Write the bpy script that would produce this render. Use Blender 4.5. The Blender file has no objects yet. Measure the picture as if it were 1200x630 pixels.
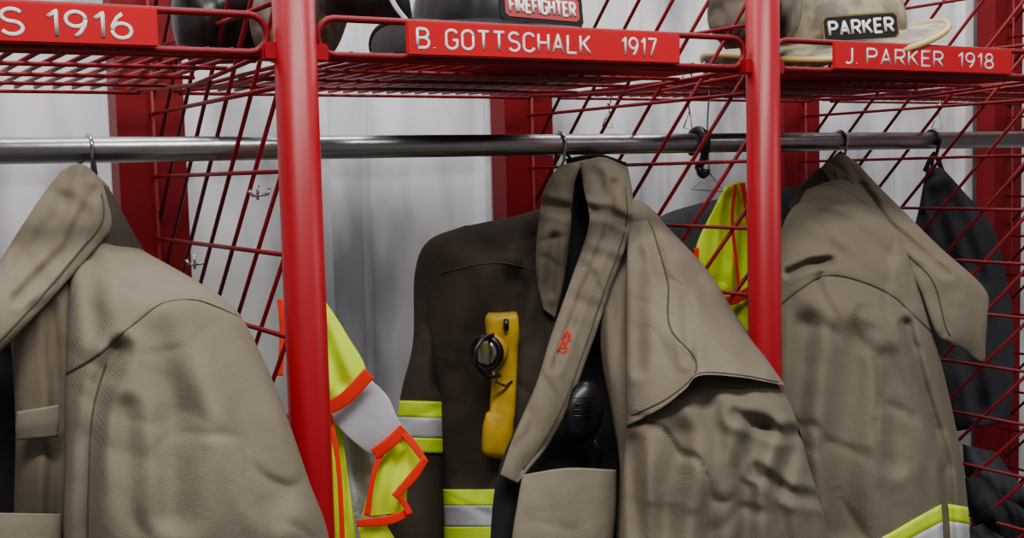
import bpy, bmesh, math, random
from mathutils import Matrix, Vector, noise
random.seed(4)
SC=bpy.context.scene
W=0.61; D=0.548; ZS=1.7032; YR=0.274; ZR=1.6
# ------------------------------------------------------------ camera
TH,PH,RO,F=0.5424,0.0804,0.0251,1399.65
C=Vector((-0.4316,-1.1150,1.5630))
f0=Vector((math.sin(TH)*math.cos(PH),math.cos(TH)*math.cos(PH),-math.sin(PH)))
r0=Vector((math.cos(TH),-math.sin(TH),0)); u0=r0.cross(f0)
rr=math.cos(RO)*r0-math.sin(RO)*u0; uu=math.cos(RO)*u0+math.sin(RO)*r0
cd=bpy.data.cameras.new('camera'); co=bpy.data.objects.new('camera',cd); SC.collection.objects.link(co)
M=Matrix.Identity(4)
for i in range(3): M[i][0]=rr[i];M[i][1]=uu[i];M[i][2]=-f0[i];M[i][3]=C[i]
co.matrix_world=M; cd.sensor_width=36; cd.lens=F*36/1200; cd.clip_start=0.02
SC.camera=co
def P(u,v,y):
    """survey helper: world point measured at depth plane y"""
    d=f0+rr*((u-600)/F)+uu*((315-v)/F)
    return C+d*((y-C.y)/d.y)
# ------------------------------------------------------------ materials
def srgb(r,g,b):
    g_=lambda c:(c/255/12.92) if c/255<=.04045 else ((c/255+.055)/1.055)**2.4
    return (g_(r),g_(g),g_(b),1)
def mat(name,col,rough=.6,metal=0,var=.12,vscale=8,bump=None,bs=.3,coat=0,spec=.5):
    m=bpy.data.materials.new(name); m.use_nodes=True; nt=m.node_tree; b=nt.nodes['Principled BSDF']
    tc=nt.nodes.new('ShaderNodeTexCoord')
    n=nt.nodes.new('ShaderNodeTexNoise'); n.inputs['Scale'].default_value=vscale; n.inputs['Detail'].default_value=6
    nt.links.new(tc.outputs['Object'],n.inputs['Vector'])
    r=nt.nodes.new('ShaderNodeValToRGB'); r.color_ramp.elements[0].position=.3; r.color_ramp.elements[1].position=.7
    if var>.4: r.color_ramp.elements[0].position=.43; r.color_ramp.elements[1].position=.57
    r.color_ramp.elements[0].color=tuple(c*(1-var) for c in col[:3])+(1,)
    r.color_ramp.elements[1].color=tuple(min(1,c*(1+var)) for c in col[:3])+(1,)
    nt.links.new(n.outputs['Fac'],r.inputs['Fac']); nt.links.new(r.outputs['Color'],b.inputs['Base Color'])
    b.inputs['Roughness'].default_value=rough; b.inputs['Metallic'].default_value=metal
    b.inputs['Coat Weight'].default_value=coat; b.inputs['Specular IOR Level'].default_value=spec
    if bump=='weave':
        b.inputs['Specular IOR Level'].default_value=.15
        mm=nt.nodes.new('ShaderNodeMath'); mm.operation='MULTIPLY'
        for k,dr in enumerate(('X','Z')):
            w=nt.nodes.new('ShaderNodeTexWave'); w.bands_direction=dr; w.inputs['Scale'].default_value=190; w.inputs['Distortion'].default_value=1.2
            nt.links.new(tc.outputs['Object'],w.inputs['Vector']); nt.links.new(w.outputs['Fac'],mm.inputs[k])
        bu=nt.nodes.new('ShaderNodeBump'); bu.inputs['Strength'].default_value=bs*.8; bu.inputs['Distance'].default_value=.0007
        nt.links.new(mm.outputs[0],bu.inputs['Height'])
        n2=nt.nodes.new('ShaderNodeTexNoise'); n2.inputs['Scale'].default_value=26; n2.inputs['Detail'].default_value=4
        nt.links.new(tc.outputs['Object'],n2.inputs['Vector'])
        b2=nt.nodes.new('ShaderNodeBump'); b2.inputs['Strength'].default_value=.35; b2.inputs['Distance'].default_value=.008
        nt.links.new(n2.outputs['Fac'],b2.inputs['Height']); nt.links.new(b2.outputs[0],bu.inputs['Normal'])
        nt.links.new(bu.outputs[0],b.inputs['Normal'])
    elif bump:
        n2=nt.nodes.new('ShaderNodeTexNoise'); n2.inputs['Scale'].default_value=bump; n2.inputs['Detail'].default_value=4
        nt.links.new(tc.outputs['Object'],n2.inputs['Vector'])
        bu=nt.nodes.new('ShaderNodeBump'); bu.inputs['Strength'].default_value=bs; bu.inputs['Distance'].default_value=.004
        nt.links.new(n2.outputs['Fac'],bu.inputs['Height']); nt.links.new(bu.outputs[0],b.inputs['Normal'])
    return m
RED=mat('red_powder_coat',srgb(150,0,20),.38,0,.06,6,spec=.4)
REDD=mat('red_powder_coat_dark',srgb(116,0,14),.5,0,.1,6,spec=.3)  # deeper red for back posts, mesh dividers and wire shelves
REDP=mat('red_plate',srgb(198,10,28),.45,0,.05,6,spec=.3)
WHT=mat('white_lettering',(.85,.85,.85,1),.5,0,.02)
STEEL=mat('galvanised_steel',srgb(165,165,165),.28,1,.2,14,bump=60,bs=.08)
CHR=mat('chrome_wire',srgb(190,190,190),.2,1,.1)
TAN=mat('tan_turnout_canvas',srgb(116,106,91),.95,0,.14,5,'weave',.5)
TANL=mat('light_tan_canvas',srgb(138,127,110),.95,0,.1,5,'weave',.4)
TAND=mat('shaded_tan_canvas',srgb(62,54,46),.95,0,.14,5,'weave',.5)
BLK=mat('black_liner',srgb(18,18,20),.9,0,.2,12,30,.4)
CHAR=mat('charcoal_cloth_and_shade',srgb(60,60,65),.95,0,.2,12,'weave',.5)
YEL=mat('fluorescent_yellow',srgb(218,250,10),.7,0,.1,10,40,.3)
ORG=mat('orange_red_trim',srgb(245,40,20),.85,0,.1,10,spec=.2)
MARK=mat('red_marking',srgb(178,58,40),.95,0,.4,120,spec=.1)
SIL=mat('silver_reflective_tape',srgb(200,202,208),.4,.1,.1,20,90,.2)
FLY=mat('yellow_plastic',srgb(180,142,14),.5,0,.3,40,spec=.35)
BPL=mat('black_plastic',srgb(16,16,18),.35,0,.1,8)
HTAN=mat('scuffed_tan_helmet_shell',srgb(146,134,112),.6,0,.45,20,40,.5)
GRYF=mat('mottled_grey_brown_cloth',srgb(104,96,84),.85,0,.5,16,30,.7)
STI=mat('seam_thread',srgb(68,60,50),.95,0,.1)
YTR=mat('amber_edge_trim',srgb(208,180,100),.4)
# ------------------------------------------------------------ mesh helpers
def mk(name,verts,faces,m,smooth=True):
    me=bpy.data.meshes.new(name); me.from_pydata([tuple(v) for v in verts],[],faces); me.update()
    bm=bmesh.new(); bm.from_mesh(me); bmesh.ops.recalc_face_normals(bm,faces=bm.faces); bm.to_mesh(me); bm.free()
    if smooth:
        for p in me.polygons: p.use_smooth=True
    ms=m if isinstance(m,(list,tuple)) else [m]
    for x in ms: me.materials.append(x)
    o=bpy.data.objects.new(name,me); SC.collection.objects.link(o); return o
def par(o,e):
    o.parent=e; o.matrix_parent_inverse=Matrix.Translation(-Vector(e.location))
def thing(name,label,cat,loc,parts=(),group=None):
    e=bpy.data.objects.new(name,None); e.empty_display_size=.03; e.location=loc; SC.collection.objects.link(e)
    e['label']=label; e['category']=cat
    if group: e['group']=group
    for p in parts: par(p,e)
    return e
def tubes(paths,r,seg=8,closed=False):
    V=[];Fc=[]
    for path in paths:
        path=[Vector(p) for p in path]; n=len(path); base=len(V); prev=None
        for i,p in enumerate(path):
            if closed: t=(path[(i+1)%n]-path[i-1])
            else: t=(path[min(i+1,n-1)]-path[max(i-1,0)])
            t.normalize()
            if prev is None:
                a=Vector((0,0,1)) if abs(t.z)<.9 else Vector((1,0,0)); nx=t.cross(a).normalized()
            else: nx=(prev-t*prev.dot(t)).normalized()
            prev=nx; ny=t.cross(nx)
            for k in range(seg):
                an=2*math.pi*k/seg; V.append(p+(nx*math.cos(an)+ny*math.sin(an))*r)
        m=n if closed else n-1
        for i in range(m):
            for k in range(seg):
                a=base+i*seg+k; b=base+i*seg+(k+1)%seg; c=base+((i+1)%n)*seg+(k+1)%seg; d=base+((i+1)%n)*seg+k
                Fc.append((a,b,c,d))
        if not closed:
            Fc.append(tuple(base+k for k in range(seg))); Fc.append(tuple(base+(n-1)*seg+k for k in range(seg)))
    return V,Fc
def tube(name,paths,r,m,seg=8,closed=False):
    V,Fc=tubes(paths,r,seg,closed); return mk(name,V,Fc,m)
def cr(pts,t):
    n=len(pts)-1; x=t*n; i=min(max(int(x),0),n-1); f=x-i
    g=lambda k: pts[k] if 0<=k<=n else (tuple(2*a-b for a,b in zip(pts[0],pts[1])) if k<0 else tuple(2*a-b for a,b in zip(pts[n],pts[n-1])))
    p0,p1,p2,p3=g(i-1),g(i),g(i+1),g(i+2)
    return tuple(.5*((2*b)+(-a+c)*f+(2*a-5*b+4*c-d)*f*f+(-a+3*b-3*c+d)*f**3) for a,b,c,d in zip(p0,p1,p2,p3))
def box(name,lo,hi,m,bev=0):
    bm=bmesh.new(); bmesh.ops.create_cube(bm,size=1)
    lo=Vector(lo);hi=Vector(hi)
    for v in bm.verts: v.co=Vector([(lo[i]+hi[i])/2+v.co[i]*(hi[i]-lo[i]) for i in range(3)])
    if bev: bmesh.ops.bevel(bm,geom=bm.edges[:],offset=bev,segments=2,affect='EDGES')
    me=bpy.data.meshes.new(name); bm.to_mesh(me); bm.free(); me.materials.append(m)
    o=bpy.data.objects.new(name,me); SC.collection.objects.link(o); return o
def segd(px,py,a,b):
    ax,ay=a;bx,by=b; dx,dy=bx-ax,by-ay; L=dx*dx+dy*dy
    t=max(0,min(1,((px-ax)*dx+(py-ay)*dy)/L)) if L else 0
    return math.hypot(px-ax-t*dx,py-ay-t*dy)
class Cloth:
    """closed cloth volume: rows of (points, yLeft, yRight, frontBulge)"""
    def __init__(s,rows,back=None,cre=(),amp=.006,nscale=9,pw=.5,wr=0.0):
        s.rows=rows;s.back=back;s.cre=cre;s.amp=amp;s.ns=nscale;s.pw=pw;s.wr=wr
    def at(s,sv,t,side=0,infl=0):
        cols=[]
        for (pts,yl,yr,b) in s.rows:
            if len(pts)==2:
                u=pts[0][0]+(pts[1][0]-pts[0][0])*t; v=pts[0][1]+(pts[1][1]-pts[0][1])*t
            else: u,v=cr(pts,t)
            cols.append((u,v,yl+(yr-yl)*t,b))
        u,v,y,b=cr(cols,sv)
        prof=max(0,1-(2*t-1)**2)**s.pw
        if side==0:
            yy=y-b*prof-infl
            for (pl,w,dp) in s.cre:
                d=min(segd(u,v,pl[i],pl[i+1]) for i in range(len(pl)-1))
                if d<4*w: yy+=dp*(math.exp(-(d/w)**2)-.35*math.exp(-((d-1.7*w)/(.8*w))**2))
            q=P(u,v,yy)
            if s.amp:
                n=s.ns; sh=q.x+.25*q.z
                qa=Vector((sh*n*1.5,q.y*n*.5,q.z*n*.45)); qb=Vector(((q.x-.5*q.z)*n*2.2,5.0,q.z*n*.9))
                k=noise.noise(qa)*1.3+.35*noise.noise(qb)+.8*(.25-abs(noise.noise(qa*1.5+Vector((9,2,4)))))
                k*=s.amp
                if s.wr:
                    wx=noise.noise(Vector((q.x*9,7,q.z*9))); wz=noise.noise(Vector((q.x*9,17,q.z*9)))
                    qc=Vector((q.x*10+wx*1.2,2.0,q.z*6+wz*1.2)); qd=Vector((q.x*15+q.z*8+wz,8.0,q.z*9-q.x*4+wx))
                    m1=max(0,min(1,.5+2.2*noise.noise(Vector((q.x*6,31,q.z*6)))))
                    k+=s.wr*(m1*max(0,1-abs(noise.noise(qc))*5)**1.6+.6*(1-m1)*max(0,1-abs(noise.noise(qd))*5)**1.6)
                return P(u,v,yy+k*(.15+.85*prof))
            return q
        bb=s.back if s.back is not None else b*.6
        return P(u,v,y+bb*prof+infl)
    def svof(s,v,t=.5):
        lo,hi=0,1
        def vv(x):
            cols=[]
            for r in s.rows:
                p=r[0]
                cols.append((p[0][1]+(p[1][1]-p[0][1])*t,) if len(p)==2 else (cr(p,t)[1],))
            return cr(cols,x)[0]
        for _ in range(30):
            m=(lo+hi)/2
            if vv(m)<v: lo=m
            else: hi=m
        return lo
    def mesh(s,name,m,nu=36,nv=60,s0=0,s1=1,infl=0):
        V=[];Fc=[]; N=2*nu
        for j in range(nv+1):
            sv=s0+(s1-s0)*j/nv
            for i in range(nu): V.append(s.at(sv,(1-math.cos(math.pi*i/nu))/2,0,infl))
            for i in range(nu): V.append(s.at(sv,(1+math.cos(math.pi*i/nu))/2,1,infl))
        for j in range(nv):
            for i in range(N):
                Fc.append((j*N+i,j*N+(i+1)%N,(j+1)*N+(i+1)%N,(j+1)*N+i))
        for j in (0,nv):
            for i in range(nu):
                a=j*N+i; b=j*N+i+1; c=j*N+(N-i-1)%N; d=j*N+(N-i)%N
                f=[a,b]
                for x in (c,d):
                    if x not in f: f.append(x)
                if len(f)>=3: Fc.append(tuple(f))
        return mk(name,V,Fc,m)
    def overlay(s,name,m,top,bot,t0=0,t1=1,th=.004,nu=40,nv=24):
        """extra cloth layer lying on the front surface; top/bot are lists of (t,v)"""
        def f(l,t):
            for i in range(len(l)-1):
                if t<=l[i+1][0] or i==len(l)-2:
                    q=(t-l[i][0])/(l[i+1][0]-l[i][0]); q=max(0,min(1,q))
                    return cr([(x[1],) for x in l],(i+q)/(len(l)-1))[0]
        V=[];Fc=[]
        for side in (0,1):
            for i in range(nu+1):
                t=t0+(t1-t0)*(1-math.cos(math.pi*i/nu))/2
                a=s.svof(f(top,t),t); b=s.svof(f(bot,t),t)
                for j in range(nv+1):
                    q=j/nv; e=min(1,min(q,1-q)*10+.3) if side==0 else 0
                    V.append(s.at(a+(b-a)*q,t,0,th*e if side==0 else -.002))
        N=(nu+1)*(nv+1); w=nv+1
        for i in range(nu):
            for j in range(nv):
                a=i*w+j
                Fc.append((a,a+1,a+w+1,a+w)); Fc.append((N+a,N+a+w,N+a+w+1,N+a+1))
        for i in range(nu):
            for j in (0,nv):
                a=i*w+j; Fc.append((a,a+w,N+a+w,N+a))
        for j in range(nv):
            for i in (0,nu):
                a=i*w+j; Fc.append((a,a+1,N+a+1,N+a))
        return mk(name,V,Fc,m)
def cloth(name,rows,m,**k):
    nu=k.pop('nu',30);nv=k.pop('nv',50)
    return Cloth(rows,**k).mesh(name,m,nu,nv)
def ribbon(name,path,w,m,b=.003,amp=0.0,nv=40,nu=8):
    rows=[]
    n=len(path)
    for i,p in enumerate(path):
        a=path[max(i-1,0)];c=path[min(i+1,n-1)]; dx,dy=c[0]-a[0],c[1]-a[1]; L=math.hypot(dx,dy); px,py=-dy/L,dx/L
        ww=w[i] if isinstance(w,(list,tuple)) else w
        rows.append(([(p[0]-px*ww/2,p[1]-py*ww/2),(p[0]+px*ww/2,p[1]+py*ww/2)],p[2],p[2],b))
    return Cloth(rows,back=b,amp=amp,pw=.15).mesh(name,m,nu,nv)
def seam(name,c,pts,m=None,r=.0011,off=.001):
    path=[]
    for k in range(41):
        s_,t_=cr(pts,k/40); q=c.at(s_,t_,0,off); path.append(q)
    return tube(name,[path],r,m or STI,6)
def seamv(c,pts,r=.0011,off=.0006):
    return seam('seam',c,[(c.svof(v,t),t) for v,t in pts],None,r,off)
def arc(cx,cy,rx,ry,a0,a1,n=12):
    return [(cx+rx*math.cos(math.radians(a0+(a1-a0)*i/n)),cy+ry*math.sin(math.radians(a0+(a1-a0)*i/n))) for i in range(n+1)]
nine=[arc(.26,.70,.26,.30,0,360,20),[(.52,.70),(.50,.48),(.38,.18),(.24,0)]]
GL={'B':[[(0,0),(0,1)],[(0,1),(.28,1)]+arc(.28,.76,.22,.24,90,-90)+[(0,.52)],[(.28,.52)]+arc(.29,.26,.25,.26,90,-90)+[(0,0)]],
 '.':[[(0,0),(0,.03)]],
 'G':[arc(.27,.73,.27,.27,20,180)+arc(.27,.27,.27,.27,180,360)+[(.54,.46),(.32,.46)]],
 'O':[arc(.27,.73,.27,.27,0,180)+arc(.27,.27,.27,.27,180,360)+[(.54,.73)]],
 'T':[[(0,1),(.54,1)],[(.27,1),(.27,0)]],
 'S':[arc(.26,.755,.25,.245,25,270)+arc(.26,.255,.26,.255,90,-155)],
 'C':[arc(.27,.73,.27,.27,15,180)+arc(.27,.27,.27,.27,180,345)],
 'H':[[(0,0),(0,1)],[(.52,0),(.52,1)],[(0,.52),(.52,.52)]],
 'A':[[(0,0),(.28,1),(.56,0)],[(.1,.32),(.46,.32)]],
 'L':[[(0,1),(0,0),(.46,0)]],
 'K':[[(0,0),(0,1)],[(.5,1),(0,.42)],[(.17,.6),(.53,0)]],
 '1':[[(0,.76),(.22,1),(.22,0)]], '9':nine, '6':[[(.52-x,1-y) for x,y in l] for l in nine],
 '7':[[(0,1),(.5,1),(.18,0)]], 'J':[[(.36,1),(.36,.25)]+arc(.16,.25,.2,.25,0,-130)],
 'P':[[(0,0),(0,1),(.28,1)]+arc(.28,.74,.24,.26,90,-90)+[(0,.48)]],
 'R':[[(0,0),(0,1),(.28,1)]+arc(.28,.74,.24,.26,90,-90)+[(0,.48)],[(.26,.48),(.53,0)]],
 'E':[[(.46,1),(0,1),(0,0),(.46,0)],[(0,.52),(.4,.52)]],
 'F':[[(.46,1),(0,1),(0,0)],[(0,.52),(.4,.52)]], 'I':[[(0,0),(0,1)]],
 '8':[arc(.26,.76,.21,.24,0,360,18),arc(.26,.26,.26,.26,0,360,18)]}
def text(name,s,xa,xb,z,h,y,m,sw=.068,off=0):
    pen=0; L=[]
    for ch in s:
        if ch==' ': pen+=.34; continue
        g=GL[ch]; w=max(x for l in g for x,_ in l)
        for l in g: L.append([(pen+x,yy) for x,yy in l])
        pen+=w+.24
    tot=pen-.24; hh=h*(1-2*sw); r=h*sw
    sx=(xb-xa-2*r)/tot; paths=[]
    for l in L:
        pp=[]
        for i,(x,yy) in enumerate(l):
            p=Vector((xa+r+x*sx,0,z-hh/2+yy*hh))
            if not pp or (p-pp[-1]).length>1e-6: pp.append(p)
        # double points at sharp corners for clean joins
        q=[pp[0]]
        for i in range(1,len(pp)-1):
            a=(pp[i]-pp[i-1]).normalized(); b=(pp[i+1]-pp[i]).normalized()
            if a.dot(b)<.8: q+= [pp[i]-a*r*.35,pp[i],pp[i]+b*r*.35]
            else: q.append(pp[i])
        q.append(pp[-1]); paths.append(q)
    V,Fc=tubes(paths,r,8)
    V=[Vector((v.x,y+v.y*.25,v.z)) for v in V]
    return mk(name,V,Fc,m)
# ------------------------------------------------------------ room
def structure(o): o['kind']='structure'; return o
wm=bpy.data.materials.new('white_metal_panel'); wm.use_nodes=True; nt=wm.node_tree; b=nt.nodes['Principled BSDF']
tc=nt.nodes.new('ShaderNodeTexCoord'); mp=nt.nodes.new('ShaderNodeMapping'); mp.inputs['Scale'].default_value=(8,8,2.6)
n=nt.nodes.new('ShaderNodeTexNoise'); n.inputs['Scale'].default_value=1; n.inputs['Detail'].default_value=3
r=nt.nodes.new('ShaderNodeValToRGB'); r.color_ramp.elements[0].position=.34;r.color_ramp.elements[1].position=.58
r.color_ramp.elements[0].color=srgb(160,161,168); r.color_ramp.elements[1].color=srgb(240,240,242)  # grey blotches put soft reflections on the panel into its colour
nt.links.new(tc.outputs['Object'],mp.inputs[0]);nt.links.new(mp.outputs[0],n.inputs['Vector']);nt.links.new(n.outputs['Fac'],r.inputs[0]);nt.links.new(r.outputs[0],b.inputs['Base Color'])
b.inputs['Roughness'].default_value=.28
YW=D+.07
prof=[]; x=-2.25
while x<5:
    prof+=[(x,0),(x+.095,0),(x+.104,-.018),(x+.130,-.018),(x+.139,0),(x+.19,0),(x+.194,-.004),(x+.200,-.004),(x+.204,0)]; x+=.30
V=[];Fc=[]
for (px,py) in prof: V+=[(px,YW+py,0),(px,YW+py,3)]
for i in range(len(prof)-1): Fc.append((2*i,2*i+2,2*i+3,2*i+1))
nb=len(V)
V+=[(prof[0][0],YW+.05,0),(prof[0][0],YW+.05,3),(prof[-1][0],YW+.05,0),(prof[-1][0],YW+.05,3)]
Fc.append((nb,nb+2,nb+3,nb+1))
structure(mk('wall_back',V,Fc,wm,False))
fm=mat('grey_concrete',srgb(90,90,88),.7,0,.15,5,12,.2)
structure(box('floor',(-2.2,-3.2,-.05),(5,YW+.05,0),fm))
# ------------------------------------------------------------ rack
rack=thing('gear_rack','red metal turnout gear rack with wire mesh dividers','storage rack',(0.6,0.27,0))
def rk(o): par(o,rack); return o
for k in range(-1,4):
    p=tube('front_post',[[(k*W,0,0),(k*W,0,1.0),(k*W,0,2.25)]],.0209,RED,28); rk(p)
    a=.046; x0=k*W
    pr=[(-a,0),(a,0),(a,.045),(a-.004,.045),(a-.004,.004),(-a+.004,.004),(-a+.004,.045),(-a,.045)]
    V=[(x0+px,D+py,z) for z in (0,2.25) for px,py in pr]
    Fc=[(i,(i+1)%8,8+(i+1)%8,8+i) for i in range(8)]+[tuple(range(8)),tuple(range(8,16))]
    rk(mk('back_post',V,Fc,REDD,False))
def clip_line(p,d,y0,y1,z0,z1):
    t0,t1=-1e9,1e9
    for a,dd,lo,hi in ((p[0],d[0],y0,y1),(p[1],d[1],z0,z1)):
        if abs(dd)<1e-9: continue
        q0,q1=(lo-a)/dd,(hi-a)/dd
        if q0>q1:q0,q1=q1,q0
        t0=max(t0,q0);t1=min(t1,q1)
    return (t0,t1) if t1-t0>.01 else None
for k in range(0,4):
    x=k*W; paths=[]; y0,y1,z0,z1=.018,D,.12,2.2
    z=1.57-.085*17
    while z<z1: paths.append([(x,y0,z),(x,y1,z)]); z+=.085
    s=-3
    while s<3:
        c=clip_line((0,1.57+s),(1,-1),y0,y1,z0,z1)
        if c: paths.append([(x+.004,c[0],1.57+s-c[0]),(x+.004,c[1],1.57+s-c[1])])
        s+=.085
    paths.append([(x,y1-.01,z0),(x,y1-.01,z1)])
    rk(tube('mesh_divider',paths,.0028,REDD,6))
for k in range(-1,3):
    xa,xb=k*W+.026,(k+1)*W-.026; paths=[]
    zt,zb=ZS+.017,ZS-.019
    lp=[]
    rc=(zt-zb)/2; zc=(zt+zb)/2
    for i in range(9):
        an=math.pi/2+math.pi*i/8; lp.append((xa+rc+rc*math.cos(an),0.006,zc+rc*math.sin(an)))
    for i in range(9):
        an=-math.pi/2+math.pi*i/8; lp.append((xb-rc+rc*math.cos(an),0.006,zc+rc*math.sin(an)))
    V,Fc=tubes([lp],.0036,8,True)
    for yy in (.012,.13,.25,.37,.50): paths.append([(xa,yy,zb-.004),(xb,yy,zb-.004)])
    nwi=24
    for i in range(nwi):
        xx=xa+.012+(xb-xa-.024)*i/(nwi-1); paths.append([(xx,.004,zb+.002),(xx,.51,zb+.002)])
    for xx in (xa,xb):
        paths.append([(xx,.006,zb),(xx,.25,zb-.012),(xx,.52,zb)])
    V2,F2=tubes(paths,.0026,6); o=len(V); V+=V2; Fc+=[tuple(i+o for i in f) for f in F2]
    rk(mk('wire_shelf',V,Fc,REDD))
    for xx,sg in ((k*W,1),((k+1)*W,-1)):
        q=box('shelf_bracket',(min(xx+sg*.017,xx+sg*.034),-.004,zb-.008),(max(xx+sg*.017,xx+sg*.034),.012,zb+.010),RED,.002); rk(q)
def plate(k,pieces):
    x0=k*W+.1202; pl=box('name_plate',(x0,-.0035,ZS-.0175),(x0+.357,.0015,ZS+.0175),REDP,.0012); rk(pl)
    for s,ua,ub,h in pieces:
        t=text('lettering',s,P(ua,50,-.004).x,P(ub,50,-.004).x,ZS,h,-.0038,WHT)
        t.parent=pl; t['label']='raised white lettering'
plate(-1,[('S',0,30,.0250),('1916',55,157,.0250)])
plate(0,[('B. GOTTSCHALK',488,693,.0222),('1917',728,770,.0222)])
plate(1,[('J. PARKER',990,1106,.0225),('1918',1123,1165,.0225)])
rod=tube('hanging_rod',[[(-1.0,YR,ZR),(.6,YR,ZR),(2.3,YR,ZR)]],.0146,STEEL,32); rod['label']='long galvanised steel hanging rod'; rk(rod)
def rodhook(u,size=.0168,drop=.03):
    c=P(u,168,YR); x=c.x; pts=[]
    for i in range(15):
        an=math.radians(-50+ i*(250/14)); pts.append((x,YR+size*math.cos(an),ZR+size*math.sin(an)))
    pts+= [(x,YR-size*.6,ZR-size-.006),(x,YR-.002,ZR-size-.014),(x,YR,ZR-size-drop)]
    for i in range(8):
        an=math.radians(180+i*180/7); pts.append((x+.006+.006*math.cos(an),YR-.004,ZR-size-drop-.004+.008*math.sin(an)))
    return pts
def hookthing(u,m=None,label='chrome wire coat hook looped over the steel rod',r=.0023,size=.0168,drop=.03):
    o=tube('coat_hook',[rodhook(u,size,drop)],r,m or CHR,8); o['label']=label;o['category']='hook'; o['group']='hooks on the hanging rod'; return o
hookthing(104); hookthing(655); hookthing(984)
hookthing(1092,m=BPL,r=.003,label='black hook over the rod carrying a dark garment')
hookthing(818,m=BPL,r=.0062,size=.0195,drop=.016,label='black plastic hook over the steel rod beside the mesh')
# ------------------------------------------------------------ coat of the middle bay
B=[]
lbody=Cloth([
 ([(600,254),(655,238)],.38,.31,.01),
 ([(535,268),(672,262)],.38,.30,.04),
 ([(500,288),(685,310)],.38,.27,.06),
 ([(498,340),(690,360)],.38,.25,.07),
 ([(503,410),(695,420)],.37,.24,.075),
 ([(512,490),(700,490)],.36,.22,.08),
 ([(518,560),(700,560)],.35,.20,.08),
 ([(520,640),(700,640)],.34,.18,.08),
 ([(515,800),(700,800)],.34,.16,.08)],back=.05,
 cre=[([(540,275),(580,300),(600,350)],14,.008),([(600,330),(560,420),(550,560)],18,.012),([(620,300),(600,380)],10,.010),([(535,300),(530,420)],9,-.006)],amp=.009,wr=.006)
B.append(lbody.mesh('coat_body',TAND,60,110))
for v0,v1,m in ((573,592,YEL),(592,617,SIL),(617,634,YEL)):
    B.append(lbody.mesh('reflective_stripe',m,60,8,lbody.svof(v0,.2),lbody.svof(v1,.2),.003))
B.append(seamv(lbody,[(320,.1),(308,.4),(312,.6),(335,.9)]))
lsl=Cloth([
 ([(545,264),(575,262)],.40,.38,.01),
 ([(502,282),(566,290)],.41,.38,.025),
 ([(486,320),(556,330)],.41,.37,.035),
 ([(484,400),(548,400)],.40,.36,.04),
 ([(470,460),(538,462)],.39,.36,.045),
 ([(460,530),(530,532)],.38,.36,.045),
 ([(452,640),(522,640)],.37,.35,.045),
 ([(450,800),(520,800)],.37,.35,.045)],back=.04,
 cre=[([(520,330),(515,450)],9,.010),([(500,380),(530,400)],8,.006)],amp=.008,wr=.004)
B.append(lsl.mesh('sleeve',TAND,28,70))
for v0,v1,m in ((470,489,YEL),(489,513,SIL),(513,530,YEL)):
    B.append(lsl.mesh('reflective_stripe',m,28,6,lsl.svof(v0,.5),lsl.svof(v1,.5),.003))
B.append(cloth('liner',[
 ([(662,200),(722,200)],.255,.25,.01),
 ([(662,290),(735,280)],.25,.23,.01),
 ([(655,350),(735,340)],.23,.19,.01),
 ([(640,430),(745,420)],.20,.14,.012),
 ([(605,500),(748,500)],.16,.11,.012),
 ([(582,560),(748,560)],.12,.09,.012),
 ([(574,650),(745,650)],.10,.08,.012),
 ([(574,800),(745,800)],.10,.08,.012)],BLK,back=.01,amp=.008,nu=16))
fp=Cloth([
 ([(736,245),(772,258)],.23,.21,.005),
 ([(726,300),(835,330)],.19,.12,.03),
 ([(708,352),(860,390)],.15,.06,.05),
 ([(704,410),(870,450)],.11,.02,.06),
 ([(716,480),(870,520)],.07,.0,.065),
 ([(726,550),(860,580)],.05,-.01,.06),
 ([(722,640),(850,650)],.04,-.02,.06),
 ([(722,800),(850,800)],.04,-.02,.06)],back=.12,
 cre=[([(745,330),(735,420),(738,560)],9,.010),([(760,300),(780,350)],10,.006),([(712,360),(714,470),(728,560)],4,-.004)],amp=.006)
B.append(fp.mesh('front_panel',TAN,34,60))
sl=Cloth([
 ([(772,280),(800,286)],.18,.15,.01),
 ([(752,330),(848,348)],.13,.08,.03),
 ([(742,400),(892,418)],.07,.0,.06),
 ([(736,470),(928,478)],.02,-.05,.076),
 ([(730,540),(948,545)],-.01,-.07,.082),
 ([(727,600),(966,605)],-.02,-.08,.085),
 ([(724,690),(975,690)],-.03,-.09,.085),
 ([(735,800),(965,800)],-.03,-.09,.08)],back=.12,
 cre=[([(892,500),(872,550),(868,640)],15,.015),([(932,510),(910,580),(922,650)],11,.012),([(800,510),(785,570),(775,650)],18,.014),
      ([(888,552),(925,578),(970,586)],8,.009),([(740,520),(750,640)],11,.012),([(862,486),(915,508),(950,506)],8,.009),([(830,480),(842,560),(830,650)],14,.010)],amp=.009,nscale=8,wr=.008)
B.append(sl.mesh('sleeve',TAN,84,130))
cape=Cloth([
 ([(738,236),(755,245),(772,255)],.215,.19,.006),
 ([(736,272),(780,285),(828,315)],.165,.105,.022),
 ([(734,320),(800,335),(862,368)],.110,.050,.036),
 ([(733,380),(800,385),(890,408)],.062,.000,.056),
 ([(733,440),(790,430),(820,418),(870,426),(908,434)],.018,-.026,.068),
 ([(734,500),(775,478),(803,456),(820,440),(868,442),(921,452)],-.008,-.048,.074)],back=.004,
 cre=[([(765,270),(775,320),(804,345),(808,420)],7,.007),([(810,320),(860,380),(885,425)],12,.007),([(748,300),(748,430)],9,.006),([(840,340),(866,400)],10,-.004)],amp=.006,wr=.006)
B.append(cape.mesh('shoulder_cape',TAN,76,96))
B.append(seam('seam',cape,[(.965,.03),(.965,.3),(.965,.6),(.965,.97)],off=.0003))
B.append(seam('seam',cape,[(.05,.42),(.3,.36),(.6,.40),(.93,.5)],off=.0003))
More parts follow.
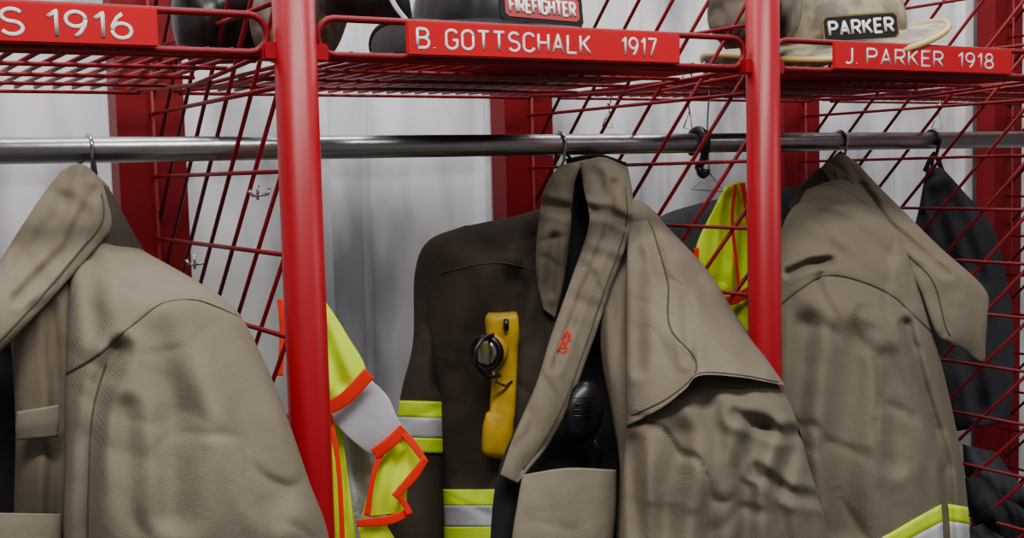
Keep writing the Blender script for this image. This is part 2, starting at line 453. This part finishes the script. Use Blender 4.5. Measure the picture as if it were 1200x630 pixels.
B.append(cloth('collar',[
 ([(734,232),(752,236),(770,250)],.205,.19,.006),
 ([(735,250),(760,256),(786,276)],.185,.165,.012),
 ([(738,268),(756,272),(776,280)],.175,.16,.006)],TAN,back=.006,amp=.003,nv=20,nu=18))
flap=Cloth([
 ([(680,190),(706,184),(736,196)],.235,.225,.008),
 ([(684,222),(742,232)],.215,.20,.012),
 ([(690,262),(740,268)],.185,.17,.014),
 ([(670,325),(716,338)],.150,.135,.014),
 ([(646,392),(692,408)],.115,.10,.014),
 ([(628,450),(668,472)],.080,.07,.014),
 ([(602,510),(640,524)],.055,.05,.012),
 ([(586,556),(606,566)],.035,.03,.006)],back=.006,
 cre=[([(720,215),(712,270),(680,350),(650,430)],5,.005),([(688,246),(715,250),(740,262)],6,.009),([(694,285),(728,296)],7,-.005),([(700,205),(712,240)],7,.006),([(668,350),(700,362)],8,.004)],amp=.007,nscale=12,wr=.006)
B.append(flap.mesh('storm_flap',TAN,30,120))
B.append(seam('seam',flap,[(.1,.86),(.4,.86),(.7,.86),(.95,.8)],off=.0003))
B.append(cloth('collar',[
 ([(655,194),(690,186)],.26,.25,.006),
 ([(638,222),(674,212)],.25,.235,.012),
 ([(630,268),(668,276)],.245,.225,.014),
 ([(628,320),(660,336)],.235,.215,.012),
 ([(636,362),(650,372)],.22,.21,.004)],TAN,back=.008,cre=[([(640,240),(668,246)],7,.008),([(650,280),(644,340)],7,.006)],amp=.007,nscale=12,wr=.006,nv=70))
B.append(cloth('collar',[
 ([(662,186),(700,180),(734,190)],.275,.265,.006),
 ([(668,205),(700,202),(736,212)],.29,.28,.004),
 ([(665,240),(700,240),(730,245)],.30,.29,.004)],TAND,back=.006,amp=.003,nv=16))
B.append(cloth('pocket_flap',[
 ([(612,556),(665,548),(722,550)],.035,.02,.012),
 ([(606,590),(722,598)],.03,.015,.016),
 ([(598,650),(718,655)],.03,.01,.016),
 ([(590,800),(718,800)],.03,.01,.016)],TANL,back=.006,amp=.006,wr=.003))
B.append(cloth('front_edge',[
 ([(586,548),(612,560)],.06,.05,.006),
 ([(578,590),(612,600)],.06,.05,.008),
 ([(574,650),(606,650)],.06,.05,.008),
 ([(572,800),(600,800)],.06,.05,.008)],BLK,back=.006,amp=.002,nu=10))
def onflap(s_,t_): return flap.at(s_,t_,0,-.0012)
mark=[[(.552,.30),(.57,.28),(.592,.27),(.608,.25)],[(.552,.32),(.555,.40),(.562,.46),(.574,.46)],[(.578,.36),(.59,.46),(.602,.46),(.608,.34)],[(.58,.30),(.58,.36),(.578,.46)],[(.562,.34),(.566,.40)],[(.596,.30),(.594,.42)]]
mk_=tube('embroidery',[[onflap(*cr(l,i/12)) for i in range(13)] for l in mark],.0026,MARK,6); B.append(mk_); mk_['label']='worn orange-red marking on the cloth'
B.append(tube('hanging_loop',[[P(650,190,.262),P(652,180,.268),P(657,176,.270),P(664,180,.268),P(672,190,.262)]],.0022,BLK,8))
thing('turnout_coat','tan firefighter turnout coat with shoulder cape and storm flap hanging open','coat',P(690,800,.1),B,'turnout coats on the rod')
# flashlight
def ellbody(name,path,rad,m,seg=32,sq=3.0):
    V=[];Fc=[];n=len(path)
    for i,(p,(ra,rb)) in enumerate(zip(path,rad)):
        p=Vector(p); t=(Vector(path[min(i+1,n-1)])-Vector(path[max(i-1,0)])).normalized()
        nx=Vector((.86,-.51,0)); nx=(nx-t*nx.dot(t)).normalized(); ny=t.cross(nx)
        for k in range(seg):
            an=2*math.pi*k/seg; c,s_=math.cos(an),math.sin(an)
            V.append(p+nx*ra*math.copysign(abs(c)**(2/sq),c)+ny*rb*math.copysign(abs(s_)**(2/sq),s_))
    for i in range(n-1):
        for k in range(seg): Fc.append((i*seg+k,i*seg+(k+1)%seg,(i+1)*seg+(k+1)%seg,(i+1)*seg+k))
    Fc+= [tuple(range(seg)),tuple((n-1)*seg+k for k in range(seg))]
    return mk(name,V,Fc,m)
fy=.215
pth=[(587,367),(587,369),(588,374),(590,398),(591,404),(592,412),(591,440),(589,482),(586,488),(584,500),(582,526),(582,532),(581,536)]
fl=[ellbody('body',[P(u,v,fy) for u,v in pth],
   [(.017,.013),(.0205,.017),(.022,.019),(.021,.019),(.0185,.018),(.0165,.018),(.0165,.018),(.0170,.018),(.0190,.018),(.0205,.020),(.0200,.020),(.017,.017),(.010,.010)],FLY,sq=4.0)]
hc=P(575,411,fy-.01); ax=Vector((-.80,-.60,0)).normalized()
def disc(name,c,ax,prof,m,seg=28):
    nx=ax.cross(Vector((0,0,1))).normalized(); ny=ax.cross(nx); V=[];Fc=[]
    for (d,r) in prof:
        for k in range(seg):
            an=2*math.pi*k/seg; V.append(c+ax*d+(nx*math.cos(an)+ny*math.sin(an))*r)
    n=len(prof)
    for i in range(n-1):
        for k in range(seg): Fc.append((i*seg+k,i*seg+(k+1)%seg,(i+1)*seg+(k+1)%seg,(i+1)*seg+k))
    Fc+= [tuple(range(seg)),tuple((n-1)*seg+k for k in range(seg))]
    return mk(name,V,Fc,m)
fl.append(disc('head_collar',hc,ax,[(-.014,.019),(-.006,.022),(.004,.022),(.005,.017)],FLY))
fl.append(disc('lens_ring',hc,ax,[(-.004,.016),(.006,.020),(.012,.0235),(.02,.0235),(.022,.0215),(.016,.018)],BPL))
fl.append(disc('lens',hc,ax,[(.010,.0175),(.018,.0175),(.0195,.012)],CHR))
fl.append(tube('clip',[[P(578,392,fy-.03),P(566,396,fy-.035),P(558,408,fy-.04),P(558,428,fy-.04),P(570,442,fy-.032),P(586,440,fy-.022)]],.0028,BPL,8))
fl.append(tube('clip',[[P(578,436,fy-.028),P(582,448,fy-.024),P(592,452,fy-.021),P(600,446,fy-.02)]],.0018,CHR,8))
fl.append(tube('switch',[[P(593,374,fy-.021),P(593,380,fy-.023),P(593,386,fy-.021)]],.0036,BPL,10))
thing('flashlight','yellow right-angle flashlight clipped to the chest of a turnout coat','flashlight',P(583,535,fy),fl)
# radio microphone
my=.07
bm=bmesh.new(); bmesh.ops.create_uvsphere(bm,u_segments=28,v_segments=18,radius=1)
mc=P(683,482,my)
for v in bm.verts:
    t=v.co.z; v.co=Vector((v.co.x*.029*(1-.12*t),v.co.y*.018,v.co.z*.038)); v.co=mc+(Matrix.Rotation(.25,3,'Y')@v.co)
me=bpy.data.meshes.new('body'); bm.to_mesh(me); bm.free(); me.materials.append(BPL)
for p in me.polygons:p.use_smooth=True
mb=bpy.data.objects.new('body',me); SC.collection.objects.link(mb)
gr=tube('speaker_grille',[[P(672,466+i*7,my-.0195),P(694,466+i*7,my-.0195)] for i in range(4)],.0009,BPL,6)
cord=tube('cord',[[P(695,515,my),P(705,530,my),P(700,548,my+.01),P(690,565,my+.02)]],.003,BPL,8)
thing('radio_microphone','black rounded radio speaker microphone clipped inside the open coat','microphone',mc,[mb,gr,cord])
# ------------------------------------------------------------ coat beside the first post
A=[]
sa=Cloth([
 ([(95,268),(165,292)],.20,.15,.01),
 ([(85,305),(232,330)],.16,.07,.05),
 ([(80,345),(276,362)],.12,.02,.08),
 ([(78,410),(306,415)],.08,-.02,.10),
 ([(76,480),(334,482)],.04,-.05,.105),
 ([(76,560),(362,562)],.01,-.07,.11),
 ([(74,640),(388,640)],-.01,-.08,.11),
 ([(74,800),(410,800)],-.02,-.09,.11)],back=.1,
 cre=[([(140,410),(118,450),(104,520),(100,640)],12,.015),([(240,385),(285,460),(325,580)],24,.012),
      ([(190,400),(205,470),(200,600)],26,.014),([(150,480),(160,640)],15,.009),([(105,300),(112,390)],12,.008),([(215,330),(268,342)],7,-.005)],amp=.009,nscale=6,wr=.007)
A.append(sa.mesh('sleeve',TAN,84,130))
A.append(sa.overlay('shoulder_cape',TAN,[(0,300),(.5,318),(1,345)],[(0,440),(.15,418),(.33,385),(.55,356),(.8,352),(1,372)],0,1,.004,60,36))
A.append(seamv(sa,[(425,.2),(480,.13),(560,.10),(700,.09)]))
A.append(cloth('coat_body',[
 ([(60,250),(150,280)],.22,.18,.01),
 ([(10,340),(105,340)],.14,.12,.02),
 ([(14,420),(108,420)],.10,.09,.03),
 ([(18,500),(104,500)],.06,.06,.03),
 ([(16,600),(104,600)],.04,.03,.03),
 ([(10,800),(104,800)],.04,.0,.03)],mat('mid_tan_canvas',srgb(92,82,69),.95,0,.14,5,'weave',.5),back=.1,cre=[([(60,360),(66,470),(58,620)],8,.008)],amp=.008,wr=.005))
A.append(cloth('liner',[
 ([(-40,372),(30,350)],.17,.15,.01),
 ([(-60,420),(60,410)],.16,.14,.01),
 ([(-80,500),(60,500)],.13,.11,.01),
 ([(-80,800),(60,800)],.13,.11,.01)],BLK,back=.02))
ca=Cloth([
 ([(72,200),(96,192),(128,218)],.24,.22,.008),
 ([(50,228),(134,262)],.20,.18,.02),
 ([(22,270),(104,300)],.155,.13,.022),
 ([(-10,320),(62,348)],.11,.09,.022),
 ([(-50,372),(14,398)],.07,.05,.02),
 ([(-90,430),(-40,450)],.05,.04,.01)],back=.01,cre=[([(110,225),(80,290),(20,350)],7,.007),([(60,225),(100,250)],9,.006),([(20,290),(50,330)],10,.005),([(80,200),(70,250),(20,310)],8,.005)],amp=.008,wr=.006)
A.append(ca.mesh('collar',TAN,40,80))
A.append(seam('seam',ca,[(.08,.82),(.3,.85),(.6,.85),(.9,.85)],off=.0003))
A.append(cloth('collar',[
 ([(104,198),(130,224)],.23,.21,.006),
 ([(120,240),(158,275)],.20,.175,.012),
 ([(112,275),(178,310)],.17,.14,.012),
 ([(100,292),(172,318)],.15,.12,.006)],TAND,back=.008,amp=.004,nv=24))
A.append(cloth('strap',[
 ([(20,482),(68,474)],.015,.01,.008),
 ([(18,500),(70,492)],.015,.01,.010),
 ([(20,516),(68,512)],.015,.01,.008)],TAN,back=.005,amp=0,nv=10,nu=14))
A.append(cloth('pocket_flap',[
 ([(-30,600),(72,602)],.0,-.01,.01),
 ([(-30,640),(72,640)],.0,-.01,.012),
 ([(-30,800),(70,800)],.0,-.01,.012)],TANL,back=.006,amp=.003))
A.append(tube('hanging_loop',[[P(88,200,.245),P(97,186,.265),P(104,182,.270),P(110,190,.262),P(112,204,.245)]],.0024,BLK,8))
thing('turnout_coat','tan firefighter turnout coat with broad sleeve resting against the red post','coat',P(150,800,.05),A,'turnout coats on the rod')
# ------------------------------------------------------------ coat beside the second post
Cc=[]
Cc.append(cloth('coat_body',[
 ([(890,225),(955,215)],.42,.36,.005),
 ([(820,238),(960,250)],.44,.34,.02),
 ([(768,258),(950,290)],.45,.33,.04),
 ([(752,300),(945,340)],.45,.32,.05),
 ([(756,400),(945,420)],.44,.30,.05),
 ([(770,560),(945,560)],.43,.28,.05),
 ([(770,800),(945,800)],.43,.28,.05)],CHAR,back=.03,amp=.006))  # charcoal stands in for shade on the tan coat's far shoulder
sc=Cloth([
 ([(945,222),(985,210),(1025,222)],.24,.20,.012),
 ([(918,262),(990,250),(1062,282)],.21,.14,.04),
 ([(908,322),(1078,338)],.18,.10,.065),
 ([(904,400),(1098,405)],.15,.07,.08),
 ([(904,480),(1116,480)],.13,.05,.085),
 ([(904,560),(1130,555)],.12,.03,.09),
 ([(906,640),(1137,640)],.11,.02,.09),
 ([(906,800),(1140,800)],.11,.02,.09)],back=.1,
 cre=[([(1062,380),(1080,450),(1108,540),(1114,640)],7,.014),
      ([(924,320),(950,308),(972,306)],5,.010),([(940,240),(990,262),(1040,300)],11,.009),([(1000,400),(985,520),(990,620)],22,.014),([(945,380),(935,520),(940,640)],14,.012),([(1040,420),(1050,540)],13,.008)],amp=.009,nscale=7,wr=.007)
Cc.append(sc.mesh('sleeve',TAN,76,130))
Cc.append(sc.overlay('shoulder_cape',TAN,[(0,248),(.5,240),(1,262)],[(0,366),(.17,340),(.35,323),(.6,330),(.82,350),(1,392)],0,1,.004,60,36))
def sb(name,m,a,b_,th=.003):
    g=lambda d:[(.5,636+d),(.56,628+d),(.72,608+d),(.86,591+d)]
    return sc.overlay(name,m,g(a),g(b_),.5,.865,th,24,6)
def sb2(name,m,a,b_):
    return sc.overlay(name,m,[(.9,590+a),(1,594+a)],[(.9,590+b_),(1,594+b_)],.9,1,.003,10,6)
Cc+= [sb('reflective_stripe',YEL,0,20),sb('reflective_stripe',SIL,20,46),sb('reflective_stripe',YEL,46,64),
      sb2('reflective_stripe',YEL,0,20),sb2('reflective_stripe',SIL,20,46),sb2('reflective_stripe',YEL,46,64)]
cc=Cloth([
 ([(962,196),(984,180),(1004,190)],.25,.235,.008),
 ([(982,226),(1026,214)],.215,.20,.016),
 ([(1018,262),(1062,250)],.17,.155,.018),
 ([(1052,298),(1100,288)],.125,.11,.018),
 ([(1078,340),(1118,322),(1154,338)],.08,.06,.018),
 ([(1098,392),(1130,384),(1157,372)],.05,.035,.016),
 ([(1128,408),(1152,424),(1155,402)],.035,.03,.005)],back=.008,cre=[([(1000,200),(1040,262),(1110,320)],5,.006),([(990,215),(1020,235)],8,.006)],amp=.007,wr=.005)
Cc.append(cc.mesh('collar',TAN,34,90))
Cc.append(seam('seam',cc,[(.06,.2),(.3,.2),(.6,.2),(.85,.2)],off=.0003))
Cc.append(cloth('collar',[
 ([(955,200),(985,184)],.26,.25,.006),
 ([(936,222),(985,215)],.25,.225,.01),
 ([(924,240),(992,246)],.235,.19,.01),
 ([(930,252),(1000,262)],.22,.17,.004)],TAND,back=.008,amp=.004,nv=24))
Cc.append(tube('hanging_loop',[[P(974,196,.25),P(980,182,.266),P(985,178,.270),P(992,184,.264),P(996,196,.25)]],.0022,BLK,8))
thing('turnout_coat','tan firefighter turnout coat with long collar tab, yellow-silver stripe at hem','coat',P(1010,800,.1),Cc,'turnout coats on the rod')
# ------------------------------------------------------------ dark garments in the end bay
g=[cloth('cloth_body',[
 ([(1086,196),(1104,196)],.27,.27,.008),
 ([(1078,238),(1130,225)],.28,.27,.014),
 ([(1070,290),(1165,270)],.29,.27,.02),
 ([(1085,370),(1185,360)],.29,.27,.025),
 ([(1105,450),(1188,440)],.29,.27,.025),
 ([(1120,505),(1182,495)],.29,.27,.02)],CHAR,back=.03,cre=[([(1100,230),(1120,330),(1150,480)],9,.014),([(1110,220),(1150,330)],8,.012)],amp=.014),
 tube('strap',[[P(1084,200,.27),P(1090,186,.272),P(1094,180,.274),P(1100,188,.272),P(1104,200,.27)]],.004,BLK,8)]
thing('work_jacket','charcoal cloth jacket hanging by its loop behind the red mesh','jacket',P(1140,505,.28),g)
g=[]
for i,(rows) in enumerate([
 [([(1128,520),(1168,530)],.2,.2,.02),([(1132,560),(1190,560)],.2,.2,.05),([(1150,590),(1215,580)],.2,.2,.05),([(1190,600),(1240,590)],.2,.2,.02)],
 [([(1130,560),(1150,556)],.17,.17,.02),([(1136,600),(1200,596)],.17,.17,.05),([(1160,640),(1240,630)],.17,.17,.05),([(1200,680),(1260,660)],.17,.17,.03)],
 [([(1132,620),(1160,610)],.15,.15,.02),([(1134,670),(1230,660)],.15,.15,.05),([(1140,760),(1250,760)],.15,.15,.05)]]):
    g.append(cloth('folded_cloth',rows,CHAR if i!=1 else BLK,back=.05,amp=.016,nscale=18))
thing('turnout_trousers','bunched dark charcoal trousers with deep creases behind the mesh','trousers',P(1180,760,.17),g)
# ------------------------------------------------------------ safety vests
va=[]
va.append(cloth('vest_panel',[
 ([(346,336),(378,348)],.14,.13,.003),
 ([(342,380),(404,388)],.14,.12,.006),
 ([(340,430),(430,440)],.14,.11,.008),
 ([(340,470),(402,486)],.14,.12,.008),
 ([(345,540),(406,545)],.14,.12,.008),
 ([(348,600),(414,605)],.14,.12,.008),
 ([(350,680),(420,680)],.14,.12,.008),
 ([(350,760),(420,760)],.14,.12,.008)],YEL,back=.01,cre=[([(370,380),(400,450)],8,.008),([(395,500),(402,620)],6,.006)],amp=.008,nscale=14))
va.append(cloth('mesh_lining',[
 ([(388,470),(430,455)],.14,.14,.004),
 ([(394,520),(452,520)],.14,.14,.004),
 ([(404,580),(444,600)],.14,.14,.004),
 ([(410,616),(440,620)],.14,.14,.004)],mat('grey_vest_mesh',srgb(185,185,188),.9,0,.15,30,120,.6),back=.005,cre=[([(410,490),(430,600)],6,.01)],amp=.010,nscale=16))
va.append(cloth('silver_band',[
 ([(384,484),(432,442)],.112,.102,.002),
 ([(402,506),(454,464)],.110,.100,.002),
 ([(428,528),(466,490)],.108,.098,.002),
 ([(440,534),(474,502)],.108,.098,.002)],SIL,back=.003,amp=.002,nscale=16,pw=.2))
va.append(cloth('vest_panel',[
 ([(444,522),(468,504)],.108,.10,.002),
 ([(438,546),(498,536)],.108,.095,.002),
 ([(430,580),(478,572)],.108,.095,.002),
 ([(424,606),(478,600)],.108,.10,.002)],YEL,back=.003,cre=[([(470,520),(456,600)],7,.005)],amp=.003,nscale=16,pw=.2))
va.append(ribbon('orange_trim',[(381,480,.097),(405,466,.093),(433,437,.089)],16,ORG,b=.0008))
va.append(ribbon('orange_trim',[(438,532,.093),(456,519,.089),(474,502,.087)],14,ORG,b=.0008))
va.append(ribbon('orange_trim',[(470,504,.088),(484,520,.085),(498,540,.083)],[8,9,7],ORG,b=.0008))
va.append(ribbon('orange_trim',[(499,537,.083),(484,558,.084),(462,582,.085)],[8,11,8],ORG,b=.0008))
va.append(ribbon('orange_trim',[(464,578,.085),(474,590,.086),(480,602,.086)],[6,7,8],ORG,b=.0008))
va.append(ribbon('orange_trim',[(481,599,.088),(456,609,.09),(418,613,.094)],[9,11,9],ORG,b=.0008))
va.append(ribbon('orange_trim',[(446,530,.094),(437,560,.092),(430,604,.094)],[9,6,8],ORG,b=.0008))
va.append(ribbon('orange_trim',[(386,484,.108),(396,540,.104),(400,600,.102),(402,660,.102)],6,ORG,b=.0008))
va.append(ribbon('orange_trim',[(328,350,.13),(331,390,.13),(328,440,.13)],7,ORG,b=.0008))
va.append(cloth('vest_panel',[([(420,616),(452,612)],.12,.12,.004),([(424,660),(470,655)],.12,.12,.006),([(424,760),(470,760)],.12,.12,.006)],YEL,back=.006,amp=.004,nv=20))
thing('safety_vest','fluorescent yellow safety vest with orange-red piping and silver band','safety vest',P(400,760,.13),va,'safety vests in the rack')
vb=[cloth('vest_panel',[
 ([(850,218),(868,212)],.31,.31,.003),
 ([(836,245),(874,248)],.31,.31,.004),
 ([(816,288),(880,290)],.31,.30,.005),
 ([(818,318),(888,322)],.31,.30,.006),
 ([(838,348),(892,356)],.31,.30,.005),
 ([(856,430),(892,430)],.31,.30,.005)],YEL,back=.005,cre=[([(856,230),(846,330)],5,.008),([(872,240),(868,350)],5,.007)],amp=.007,nscale=14),
 ribbon('orange_trim',[(862,216,.294),(858,255,.290),(862,300,.288),(866,340,.286)],4,ORG,b=.001),
 ribbon('orange_trim',[(840,354,.285),(862,350,.284),(888,334,.284)],11,ORG,b=.001),
 ribbon('orange_trim',[(870,214,.298),(876,250,.292),(882,290,.286)],6,ORG,b=.001),
 ribbon('orange_trim',[(816,290,.296),(818,318,.294),(838,350,.292),(856,390,.292)],6,ORG,b=.001)]
thing('safety_vest','small fluorescent yellow safety vest on a wire hanger seen through mesh','safety vest',P(870,430,.3),vb,'safety vests in the rack')
def wirehang(u,y,vt,vb_,w):
    pts=[P(u-3,vt+16,y),P(u-6,vt+6,y),P(u-1,vt,y),P(u+5,vt+6,y),P(u+3,vt+30,y),P(u,(vt+vb_)/2,y),P(u+2,vb_-20,y)]
    pts=[tuple(p) for p in pts]; a=[cr(pts,i/30) for i in range(31)]
    o=tube('wire_hanger',[a,[P(u+2,vb_-20,y),P(u-w,vb_,y),P(u+w,vb_+2,y),P(u+2,vb_-20,y)]],.0013,CHR,6)
    o['label']='thin chrome wire hanger dangling from the shelf wires';o['category']='hanger'; o['group']='wire hangers'; return o
wirehang(829,.30,72,222,18); wirehang(806,.33,84,150,5); wirehang(712,.42,92,148,6); wirehang(1098,.42,94,150,6)
for (u,v,y) in ((302,225,.12),(228,306,.36)):
    o=tube('utility_hook',[[P(u-10,v-2,y),P(u-6,v+4,y),P(u,v+4,y),P(u+12,v+2,y),P(u+14,v-5,y)],[P(u,v-8,y),P(u,v+9,y)]],.0018,CHR,8); o['label']='small chrome utility hook clipped on mesh wires'; o['category']='hook'; o['group']='utility hooks on mesh'
# ------------------------------------------------------------ helmets and gear on shelves
DZ=ZS-.019+.006
def helmet(cx,cy,yaw,tilt,roll,shell,trim,banner,bcol,bbg,border,shmat,lab,zoff,shh,sc_=1.0,bw=.05,mg=.0015,droll=0,brim=.04,er=.0032):
    parts=[]
    R=Matrix.Rotation(yaw,3,'Z')@Matrix.Rotation(roll,3,'Y')@Matrix.Rotation(tilt,3,'X'); c=Vector((cx,cy,DZ+.03+zoff))
    T=lambda p: c+R@(Vector(p)*sc_)
    V=[];Fc=[];nu,nv=64,16
    for j in range(nv+1):
        ph=math.pi/2*j/nv
        for i in range(nu):
            a=2*math.pi*i/nu; rib=1+.035*max(0,math.cos(8*a))**6*math.cos(ph)**.5 if ph<1.5 else 1
            V.append(T((.105*math.cos(ph)*math.cos(a)*rib,.135*math.cos(ph)*math.sin(a)*rib,.005+.145*math.sin(ph)*rib)))
    for j in range(nv):
        for i in range(nu): Fc.append((j*nu+i,j*nu+(i+1)%nu,(j+1)*nu+(i+1)%nu,(j+1)*nu+i))
    parts.append(mk('shell',V,Fc,shell))
    V=[];Fc=[];pe=[]
    for (rs,z) in ((0,.012),(.5,.006),(1,0.0),(1,-.004),(.5,.001),(0,.006)):
        for i in range(nu):
            a=2*math.pi*i/nu; ex=brim+.05*max(0,math.sin(a))**2; dr=(-.03*max(0,math.sin(a))**3+.012*math.cos(2*a))*rs
            V.append(T(((.104+ex*rs)*math.cos(a),(.134+ex*rs)*math.sin(a),z+dr)))
            if rs==1 and z==0: pe.append(V[-1])
    for j in range(5):
        for i in range(nu): Fc.append((j*nu+i,j*nu+(i+1)%nu,(j+1)*nu+(i+1)%nu,(j+1)*nu+i))
    parts.append(mk('brim',V,Fc,shell))
    parts.append(tube('brim_edge',[pe],er,trim,8,True))
    Q=Matrix.Rotation(-roll+droll,3,'Y')
    def TB(p):
        p=Vector(p); o=Vector((0,-.15,.023)); return T(o+Q@(p-o))
    pts=[(-.052,.006),(.052,.006),(.054,.006+shh*.6),(.03,shh-.01),(0,shh),(-.03,shh-.01),(-.054,.006+shh*.6)]
    n=len(pts)
    V=[TB((x,-.150+z*.25-k*.003,z)) for k in (0,1) for x,z in pts]
    if shh>.05: parts.append(mk('front_shield',V,[tuple(range(n)),tuple(range(2*n-1,n-1,-1))]+[(i,(i+1)%n,n+(i+1)%n,n+i) for i in range(n)],shmat,False))
    def quad(w,z0,z1,yo,m,name):
        pr=[(-w+.004,z0),(w-.004,z0),(w,z0+.004),(w,z1-.004),(w-.004,z1),(-w+.004,z1),(-w,z1-.004),(-w,z0+.004)]
        V=[TB((x,yo+z*.25-k*.002,z)) for k in (0,1) for x,z in pr]
        return mk(name,V,[tuple(range(8)),tuple(range(15,7,-1))]+[(i,(i+1)%8,8+(i+1)%8,8+i) for i in range(8)],m,False)
    parts.append(quad(bw+mg,.008-mg,.038+mg,-.1535,border,'banner_border')); parts.append(quad(bw-.001,.009,.037,-.1545,bbg,'banner'))
    t=text('lettering',banner,-bw+.005,bw-.005,.023,.019,0,bcol,sw=.09)
    for v in t.data.vertices: p=v.co.copy(); v.co=TB((p.x,-.1574+p.z*.25+p.y,p.z))
    parts.append(t)
    return thing('firefighter_helmet',lab,'helmet',(cx,cy,DZ),parts,'helmets on the wire shelves')
REDB=mat('red_banner',srgb(165,42,38),.6)
pB=P(646,20,.05); helmet(pB.x+.02,pB.y+.165,-.15,0,.05,BPL,BLK,'FIREFIGHTER',WHT,REDB,BLK,BLK,'black firefighter helmet with leather front shield and red banner',.010,.13,1.0,.048,.004,.05)
pC=P(1010,36,.045); helmet(pC.x+.082,pC.y+.150,-.50,.10,-.12,HTAN,YTR,'PARKER',WHT,BLK,mat('brown_leather_trim',srgb(120,95,50),.7),BLK,'worn tan firefighter helmet with amber brim edge and black banner',.020,.04,1.12,.046,.001,-.05,.05,.0042)
def lump(name,rows,m,lab,cat,extra=(),amp=.012):
    o=cloth('cloth_body',rows,m,back=.04,amp=amp,nscale=16); return thing(name,lab,cat,(P(rows[-1][0][0][0],rows[-1][0][0][1],.2).x,.2,DZ),[o]+list(extra))
lump('work_glove',[([(385,-60),(440,-60)],.12,.12,.03),([(372,-30),(470,-25)],.12,.12,.05),([(376,0),(480,0)],.12,.12,.05),([(385,24),(484,30)],.12,.12,.03)],BPL,'black leather gloves lying on the wire shelf','gloves',
  [ribbon('reflective_stripe',[(452,-20,.06),(462,5,.058),(476,24,.06)],6,SIL)])
lump('grey_brown_gear',[([(845,-50),(925,-50)],.12,.10,.04),([(832,-10),(940,-10)],.12,.10,.05),([(830,30),(938,25)],.12,.10,.05),([(850,58),(925,52)],.12,.10,.03)],GRYF,'crumpled grey-brown stand-in for part of a mottled helmet on the wire shelf','hood',amp=.03)  # added cloth lump in place of the helmet's mottled side
lump('dark_boot',[([(205,-40),(322,-40)],.3,.28,.05),([(200,10),(322,5)],.3,.28,.06),([(206,50),(318,48)],.3,.28,.05),([(225,76),(300,74)],.3,.28,.02)],BPL,'dark rubber boots standing on the wire shelf','boots',amp=.02)
lump('grey_brown_gear',[([(300,-40),(420,-40)],.2,.2,.03),([(292,20),(410,15)],.2,.2,.05),([(300,56),(395,56)],.2,.2,.04),([(318,74),(375,74)],.2,.2,.02)],GRYF,'grey-brown cloth hood bunched behind the red post','hood',amp=.02)
# ------------------------------------------------------------ light
def area(loc,rot,sx,sy,e,col=(1,1,1)):
    l=bpy.data.lights.new('ceiling_light','AREA'); l.shape='RECTANGLE'; l.size=sx;l.size_y=sy;l.energy=e;l.color=col
    o=bpy.data.objects.new('ceiling_light',l); o.location=loc; o.rotation_euler=rot; SC.collection.objects.link(o)
area((-.1,-.9,2.9),(math.radians(20),0,0),1.8,.3,50,(1,.98,.95))
area((2.6,-1.6,2.8),(math.radians(35),0,math.radians(30)),1.6,.3,14,(1,.98,.95))
area((.8,.3,2.9),(0,0,0),3.4,.25,42,(.98,.99,1))
w=bpy.data.worlds.new('world'); SC.world=w; w.use_nodes=True
w.node_tree.nodes['Background'].inputs[0].default_value=(.8,.83,.88,1); w.node_tree.nodes['Background'].inputs[1].default_value=.2
